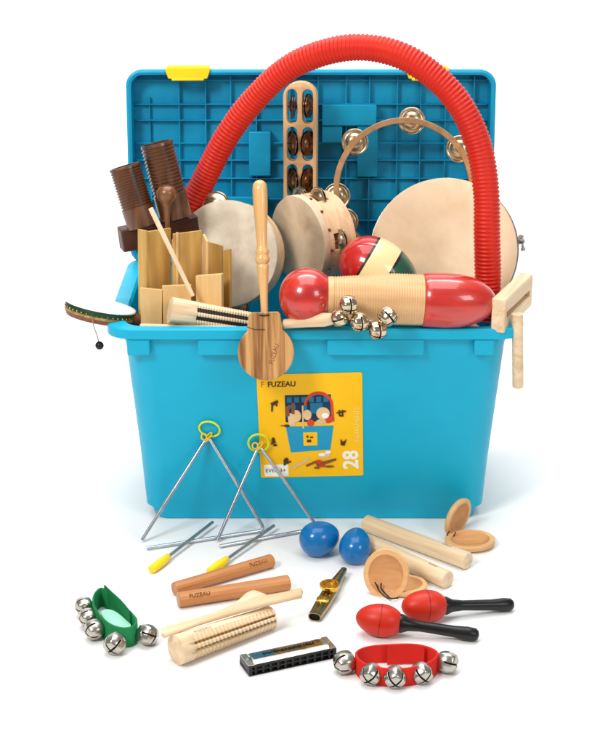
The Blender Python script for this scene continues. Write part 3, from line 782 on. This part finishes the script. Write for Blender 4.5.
# ------------------------------------------------------------------ blue eggs
def egg(label, px, py, a, b, tilt, yaw):
    z = b * .0013; c = G(px, py, z); k = mpp(c)
    ax = V((math.cos(yaw) * math.cos(tilt), math.sin(yaw) * math.cos(tilt), math.sin(tilt)))
    n_ = 40; A, B = a * k, b * k
    t = MB().lathe([(-A * math.cos(PI * i / n_), B * math.sin(PI * i / n_) * (1 + .13 * math.cos(PI * i / n_))) for i in range(n_ + 1)], 48)
    e = t.build('egg_shaker', 'blue_egg', None, sharp=80); c.z = B * 1.0
    # a faint moulded seam
    e.matrix_basis = frame(c, ax); tag(e, label, 'egg shaker', 'blue egg shakers')
    MB().lathe([(-.0004, B * 1.0), (-.0003, B * 1.002), (.0003, B * 1.002), (.0004, B * 1.0)], 48).build('seam', 'blue_egg', e)
    return e
egg('blue egg shaker lying on its side, next to the triangle foot', 319.5, 540.5, 20.5, 17.5, R(12), R(15))
egg('blue egg shaker beside the pale cylinder sticks, the more upright one', 355.5, 547.5, 20, 16, R(28), R(80))

# ------------------------------------------------------------------ pale tone cylinders
for i, (a, b, r, lab) in enumerate((((366, 523), (468, 561), 9.6, 'pale thick wooden clave, the back one beside the finger castanets'), ((362, 541), (448, 580), 9.6, 'pale thick wooden clave, the front one half behind a castanet'))):
    k = .00138; rr_ = r * k; p0, p1 = G(a[0], a[1], rr_), G(b[0], b[1], rr_); Lh = (p1 - p0).length
    t = thing('clave', lab, 'clave', frame(p0, p1 - p0, V((0, 0, 1))), 'pale thick claves')
    MB().lathe([(0, rr_ * .9), (.0012, rr_), (Lh - .0015, rr_), (Lh, rr_ * .90), (Lh, rr_ * .50), (Lh - .0006, rr_ * .48), (Lh - .0006, .0001)], 40).build('rod', 'pale_wood', t)
    text_mb('FUZEAU', .0055, Matrix.Translation((0, 0, Lh * (.80 if i == 0 else .83))) @ Matrix(((0, 0, 1, 0), (0, -1, 0, 0), (1, 0, 0, 0), (0, 0, 0, 1))), wrap=rr_ + .0002, width=.016).build('lettering', 'burn', t, smooth=False)

# ------------------------------------------------------------------ finger castanets
def shell_disc(root, X, r, mat='tan', dark=True):
    pr = [(-.0055, r * .6), (-.0050, r * .86), (-.003, r * .96), (0, r), (.0030, r), (.0042, r * .97), (.0042, r * .78), (.0022, r * .72), (-.0022, r * .50), (-.0034, .0001)]
    return MB().lathe(pr, 48, X, sx=1.0, sy=1.12, mf=lambda i, j: 1 if i >= 6 and dark else 0).build('shell', [mat, 'tan_shade'], root, sharp=35)
# back pair
c1 = Fy(457.5, 517, G(457, 533).y + .002); c2 = G(470, 541, .006); k = mpp(c2)
t = thing('finger_castanet', 'tan finger castanet opened flat near the box corner', 'castanet', c2, 'finger castanets'); I = t.matrix_basis.inverted()
shell_disc(t, I @ frame(c1, V((.85, -.65, -.10)), V((.1, .9, .3)).cross(V((.85, -.65, -.1)))) @ Matrix.Rotation(R(0), 4, 'Z'), 19.5 * k, 'tan')
shell_disc(t, I @ frame(c2, V((-.03, .02, 1)), V((0, 1, 0))), 22.5 * k, 'tan')
hp0 = G(449, 533, .010)
MB().tube(smoothpath([hp0 + V((0, -.006, .006)), hp0 + V((-.004, -.007, -.002)), hp0 + V((.004, -.008, -.005)), hp0 + V((.010, -.004, .004))], 5), .0009, 8).build('elastic', 'black', t, world=True)
# front pair
c1 = Fy(386.5, 574, G(388, 592).y - .004); c2 = G(405, 586, .006); k = mpp(c2)
t = thing('finger_castanet', 'tan finger castanet with black elastic beside the small red maraca', 'castanet', c2, 'finger castanets'); I = t.matrix_basis.inverted()
n1 = V((-.30, -.95, .28))
shell_disc(t, I @ frame(c1, n1, V((1, -.25, 0))), 23 * k, 'tan')
shell_disc(t, I @ frame(c2, V((-.02, 0, 1)), V((0, 1, 0))), 20 * k, 'tan')
q0 = Fy(377, 586, c1.y - .006)
MB().tube(smoothpath([q0 + V((-.003, 0, .006)), q0, q0 + V((.004, -.006, -.006)), G(388, 598, .006), G(398, 598, .004)], 6), .0011, 8).build('elastic', 'black', t, world=True)
MB().tube(smoothpath([q0 + V((.006, .0, .005)), q0 + V((.006, -.003, -.002)), q0 + V((.011, -.006, -.008)), G(391, 599, .003)], 6), .0011, 8).build('elastic', 'black', t, world=True)

# ------------------------------------------------------------------ orange brown claves
def polyrod(n_, r, Lh, tap=1): return [(0, r * .9), (.0015, r), (Lh - .0015, r * tap), (Lh, r * tap * .9)]
for i, (a, b, r, lab, tx) in enumerate((((174, 589), (272, 560.5), 7.4, 'orange brown wooden clave, the back one of the crossed pair', .83), ((178, 600), (289, 582.5), 8.2, 'orange brown wooden clave, the front one nearest the pale scraper', .18))):
    rr_ = r * .00135; p0, p1 = G(a[0], a[1], rr_), G(b[0], b[1], rr_); Lh = (p1 - p0).length
    t = thing('clave', lab, 'clave', frame(p0, p1 - p0, V((0, 0, 1))), 'orange brown claves')
    MB().lathe(polyrod(8, rr_, Lh, 1.03), 16).build('rod', 'ochre', t, bevel=.0005, sharp=15)
    text_mb('FUZEAU', .0085, Matrix.Rotation(R(48), 4, 'Z') @ Matrix.Translation((0, 0, Lh * tx)) @ Matrix(((0, 0, 1, 0), (0, -1, 0, 0), (1, 0, 0, 0), (0, 0, 0, 1))) @ Matrix.Scale(1, 4), wrap=rr_ * 1.035, width=.030, bold=.0002).build('lettering', 'burn', t, smooth=False)

# ------------------------------------------------------------------ pale guiro on the floor with scraper
rA, rB = .0205, .0160
p0, p1 = G(176, 650, rA), G(273, 616.5, rB); Lh = (p1 - p0).length; k = mpp(p0)
t = thing('guiro', 'pale wooden ridged scraper with brown grooves lying on the floor', 'scraper', frame(p0, p1 - p0, V((0, 0, 1))))
ridged('body', t, Lh, rA, rB, .020, Lh - .004, 22, .0027, ['pale_wood', 'groove'], (R(22), R(150)), ((R(56), R(6)), (R(88), R(6))), depth=.0030, n=96)
text_mb('FUZEAU', .0060, Matrix.Rotation(R(10), 4, 'Z') @ Matrix.Translation((0, 0, .040)) @ Matrix(((0, 0, 1, 0), (0, -1, 0, 0), (1, 0, 0, 0), (0, 0, 0, 1))), wrap=rA - .0001, width=.026).build('lettering', 'grey_print', t, smooth=False)
zz = .0405
pl = [(163, 630), (180, 623.5), (205, 617), (222, 611), (236, 603), (246, 593.5), (252, 590.5), (258, 592.5), (266, 596.5), (285, 594), (301, 590), (303, 592.5), (302, 597), (280, 602), (262, 606), (230, 615), (200, 624), (165, 637), (162.5, 634)]
P = [G(x, y, zz) for x, y in pl]; oc = sum(P, V()) / len(P)
d_ = (G(302, 594, zz) - G(163, 633, zz)).normalized()
t = thing('guiro_scraper', 'pale wooden scraper blade with a humped middle lying across the floor guiro', 'scraper stick', frame(oc, d_, V((0, 0, 1)))); I = t.matrix_basis.inverted()
rows = []
for dz, sh in ((-.0042, .55), (-.0030, .88), (-.001, 1), (.001, 1), (.0030, .88), (.0042, .55)):
    row = []
    for p in P:
        q = I @ p; q = V((0, q.y * sh, q.z)); row.append(I.inverted() @ q + V((0, 0, dz)))
    rows.append(row)
m_ = MB(); m_.grid(rows, True, True, True); m_.build('blade', 'pale_wood', t, world=True, bevel=0, sharp=60)

# ------------------------------------------------------------------ kazoo
p0, p1 = G(314.5, 617, .007), G(344, 570, .010); Lh = (p1 - p0).length; k = mpp(p0)
t = thing('kazoo', 'shiny olive gold metal kazoo with round turret on the floor', 'kazoo', frame(p0, p1 - p0, V((0, 0, 1))))
rows = []
for f_, wy, hx in ((0, .0092, .0062), (.02, .0094, .0064), (.25, .0108, .0080), (.5, .0110, .0085), (.62, .0095, .0078), (.8, .0068, .0062), (.98, .0048, .0048), (1.0, .0046, .0046)):
    rows.append([(hx * (abs(math.cos(a)) ** .75) * (1 if math.cos(a) > 0 else -1), wy * (abs(math.sin(a)) ** .75) * (1 if math.sin(a) > 0 else -1), f_ * Lh) for a in [2 * PI * j / 40 for j in range(40)]])
inner = [[(x * .82, y * .86, 0) for x, y, z in rows[0]], [(x * .82, y * .86, .010) for x, y, z in rows[0]]]
mb = MB(); mb.grid(rows[::-1] + inner, True, True, True); mb.build('body', 'olive', t, sharp=50)
MB().prism([(x * .80, y * .84) for x, y, z in rows[0]], .003, .0095).build('mouth_shade', 'black_matt', t)  # black plug in the open end, standing for the shade in there
tb = MB(); X = Matrix.Translation((.006, 0, Lh * .50)) @ Matrix.Rotation(PI / 2, 4, 'Y')
tb.lathe([(0, .0115), (.004, .0115), (.0045, .0142), (.0085, .0142), (.0092, .0132), (.0090, .0105), (.0060, .0095), (.0060, .0001)], 36, X)
tb.build('turret', 'gold', t, sharp=35)
tb = MB(); X = Matrix.Translation((.0070, 0, Lh * .26)) @ Matrix.Rotation(PI / 2, 4, 'Y')
tb.lathe([(-.001, .009), (.0022, .0085), (.0032, .006), (.0036, .0001)], 30, X); tb.build('cap', 'gold', t, sharp=50)

# ------------------------------------------------------------------ harmonica
zt = .0125
A_, B_ = G(249.0, 677), G(336.5, 658); C_ = G(326.5, 635.5, .016)
ex_ = (B_ - A_).normalized(); Lh = (B_ - A_).length; ey_ = V((0, 0, 1)).cross(ex_); wd = .034
X = Matrix((ex_, ey_, V((0, 0, 1)))).transposed().to_4x4(); X.translation = A_
t = thing('harmonica', 'black harmonica with silver cover plate and teal and gold print', 'harmonica', X)
hh = .0165
b = MB(); b.box((Lh / 2, .003 + wd / 2, .0045), (Lh, wd - .004, .007)); b.box((Lh / 2, wd / 2, .0005 + .0005), (Lh - .002, wd, .001)); 
b.box((Lh / 2, .0035, hh / 2 - .001), (Lh, .006, .002)); b.box((Lh / 2, .0035, hh - .0035), (Lh, .006, .002)); b.box((.0025, wd / 2, hh / 2 - .0005), (.005, wd, hh - .003)); b.box((Lh - .0025, wd / 2, hh / 2 - .0005), (.005, wd, hh - .003))
nh = 10
for i in range(nh + 1): b.box((.010 + (Lh - .020) * i / nh, .0035, hh / 2), (.0034, .0055, hh - .004))
b.build('comb', 'black', t, bevel=.0005)
rows = []
for i in range(9):
    a_ = i / 8; y = .0035 + (wd - .005) * a_; z = hh - .002 + .0034 * math.sin(PI * min(1, a_ * 1.0)) ** .6
    rows.append([(.0085 + .001 * abs(a_ - .5), y, z), (Lh - .0085, y, z)])
pb = MB(); pb.grid(rows, closed=False); pb.box((.0045, wd / 2, hh - .0012), (.0085, wd - .003, .0014)); pb.box((Lh - .0045, wd / 2, hh - .0012), (.0085, wd - .003, .0014))
po = pb.build('cover_plate', 'nickel', t, sharp=50)
def pz(y): a_ = (y - .0035) / (wd - .005); return hh - .002 + .0034 * math.sin(PI * a_) ** .6 + .0004
def band(x0, x1, y0, y1, mat, nm='print', up=0):
    r_ = [[(x0, y0 + (y1 - y0) * i / 6, pz(y0 + (y1 - y0) * i / 6) + up), (x1, y0 + (y1 - y0) * i / 6, pz(y0 + (y1 - y0) * i / 6) + up)] for i in range(7)]
    return MB().grid(r_, closed=False).build(nm, mat, po)
band(.012, .042, .012, .026, 'deep_teal'); band(.042, .080, .012, .027, 'olive'); band(.080, Lh - .014, .012, .027, 'old_gold'); band(.012, Lh - .014, .0285, .0300, 'black_matt')
gl = MB(); x = .028
while x < Lh - .024:
    w_ = random.uniform(.0014, .0032); gl.box((x, .019 + random.uniform(-.001, .001), pz(.019) + .0004), (w_, random.uniform(.004, .007), .0003)); x += w_ + .0012
gl.build('lettering', 'black_matt', po, smooth=False)
for q in (.0045, Lh - .0045): MB().lathe([(0, .0022), (.0008, .0018)], 14, Matrix.Translation((q, wd * .5, hh - .0005))).build('rivet', 'steel_dark', po)

# ------------------------------------------------------------------ small red maracas
for i, (h, e, lab) in enumerate((((379.5, 620), (474, 634.5), 'small red maraca with black handle, the front one above the red bell band'), ((424.5, 606), (509, 604.5), 'small red maraca with black handle, the back one touching the castanet'))):
    rr_ = .0225; c, e_ = G(h[0], h[1], rr_), G(e[0], e[1], .0095); X = frame(c, e_ - c, V((0, 0, 1))); k = mpp(c); Lh = (e_ - c).length + .007
    t = thing('maraca', lab, 'maraca', X, 'small red maracas')
    A = 24 * k; n_ = 40
    MB().lathe([(-A * math.cos(PI * q / n_), rr_ * math.sin(PI * q / n_) * (1 - .10 * math.cos(PI * q / n_) * -1 * -1)) for q in range(n_ + 1)], 48).build('head', 'red_head', t, sharp=80)
    MB().lathe([(-.0004 + .001, rr_ * .995), (.0010, rr_ * 1.006), (.0018, rr_ * 1.006), (.0022, rr_ * .995)], 48).build('seam', 'dark_red', t)
    z_ = A * .86
    MB().lathe([(z_ - .004, .0125), (z_, .0130), (z_ + .004, .0126), (z_ + .012, .0090), (z_ + .028, .0072), (Lh * .75, .0080), (Lh * .88, .0096), (Lh * .96, .0090), (Lh * .99, .006), (Lh, .001)], 32).build('handle', 'black', t, sharp=60)

# ------------------------------------------------------------------ wrist bells
def strap(root, pts, h, thk, mat, lining=None, name='strap', seg=10, closed=True):
    c_ = smoothpath(pts, seg, closed); N_ = len(c_); rows = []
    for i, p in enumerate(c_):
        tn = (c_[(i + 1) % N_] - c_[i - 1]) if closed else (c_[min(i + 1, N_ - 1)] - c_[max(i - 1, 0)])
        nn_ = V((tn.y, -tn.x, 0)).normalized() * thk / 2; hz = V((0, 0, h))
        rows.append([p - nn_, p + nn_, p + nn_ + hz * .97, p + nn_ * .5 + hz, p - nn_ * .5 + hz, p - nn_ + hz * .97])
    if closed: rows.append(rows[0])
    mb = MB(); mb.grid(rows, True, not closed, not closed, None, 0, (lambda i, j: 1 if (lining and j == 5) else 0))
    return mb.build(name, [mat] + ([lining] if lining else []), root, world=True, sharp=60)
cc = G(396, 668, 0)
t = thing('wrist_bells', 'red webbing wrist band with five silver bells, at the front right', 'wrist bells', cc); I = t.matrix_basis.inverted()
hB = .026
red = [G(x, y, .001) for x, y in ((356, 670), (362, 679), (378, 684.5), (396, 686), (415, 684), (431, 678), (437, 670), (428, 664), (412, 661), (388, 661.5), (366, 664))]
strap(t, red, hB, .003, 'felt_red')
ov = [G(x, y, .0015) for x, y in ((387, 663.3), (400, 662.5), (412, 662.3), (424, 664.5))]
strap(t, [p + V((0, -.0028, .0)) for p in ov], hB + .003, .002, 'felt_red', name='strap_end', closed=False)
for px, py, r, n_ in ((344.5, 662.5, 11.5, (-1, -.45, -.1)), (371, 674, 11, (-.35, -1, -.35)), (395, 677, 11.2, (0, -1, -.35)), (421.5, 673, 11, (.35, -1, -.35)), (447, 662, 11.5, (1, -.45, -.05))):
    c = G(px, py, .0145); k = mpp(c)
    bell(t, I @ frame(c, -V(n_), V((.7, .1, .7))), r * k)
cc = G(112, 628, 0)
t = thing('wrist_bells', 'green webbing wrist band with five silver bells, at the front left', 'wrist bells', cc); I = t.matrix_basis.inverted()
gr = [G(x, y, .001) for x, y in ((94, 620), (97, 628), (103, 636), (112, 643), (124, 646.5), (134, 644.5), (137, 638), (131, 630), (121, 620), (110, 610), (102, 606), (96, 611))]
strap(t, gr, .029, .003, 'felt_green')
strap(t, [G(x, y, .002) for x, y in ((105.5, 605.5), (112, 612), (122, 621.5), (131, 632.5))], .033, .002, 'felt_green', name='strap_end', closed=False)
fl_ = [G(x, y, .0155) for x, y in ((101, 614), (107, 610.5), (116, 613), (126, 621), (131, 627), (122, 629), (110, 626))]
m_ = MB(); m_.grid([[p for p in smoothpath(fl_, 4, True)], [p + V((0, 0, .002)) for p in smoothpath(fl_, 4, True)]], True, True, True); m_.build('lining', 'felt_pale', t, world=True)
for px, py, r, n_, z_ in ((84, 606, 9.2, (-1, -.3, .0), .016), (88, 617.5, 9.2, (-1, -.4, .0), .015), (94.5, 629.5, 10.2, (-1, -.6, -.05), .0145), (115, 643.5, 11, (-.35, -1, -.3), .0145), (147.5, 634.5, 10.8, (1, -.7, .1), .0145)):
    c = G(px, py, z_); k = mpp(c)
    bell(t, I @ frame(c, -V(n_), V((.7, .1, .7))), r * k)

# ------------------------------------------------------------------ light
w = bpy.data.worlds.new('World'); S.world = w; w.use_nodes = True
bg = w.node_tree.nodes['Background']; bg.inputs[0].default_value = (.98, .99, 1, 1); bg.inputs[1].default_value = .30
def area(name, loc, target, size, power, col=(1, 1, 1), sy=None):
    l = bpy.data.lights.new(name, 'AREA'); l.shape = 'RECTANGLE'; l.size = size; l.size_y = sy or size; l.energy = power; l.color = col
    o = bpy.data.objects.new(name, l); COL.objects.link(o); o.location = loc
    o.rotation_euler = (V(target) - V(loc)).to_track_quat('-Z', 'Y').to_euler(); return o
area('key_light', (-1.5, -1.9, 2.3), (0, 0, .1), .8, 56, (1, .985, .96))
area('fill_light', (1.9, -2.1, 1.7), (0, 0, .2), .9, 20, (1, .99, .98))
area('top_light', (0, .1, 3.0), (0, .1, 0), 2.4, 60)
area('backdrop_light', (0, .9, 2.9), (0, 2.2, 1.2), 2.6, 60, sy=.6)

S.view_settings.view_transform = 'Standard'; S.view_settings.look = 'None'; S.view_settings.exposure = 0
S.render.engine = 'CYCLES'; S.render.resolution_x = 826; S.render.resolution_y = 1024
S.cycles.use_denoising = True
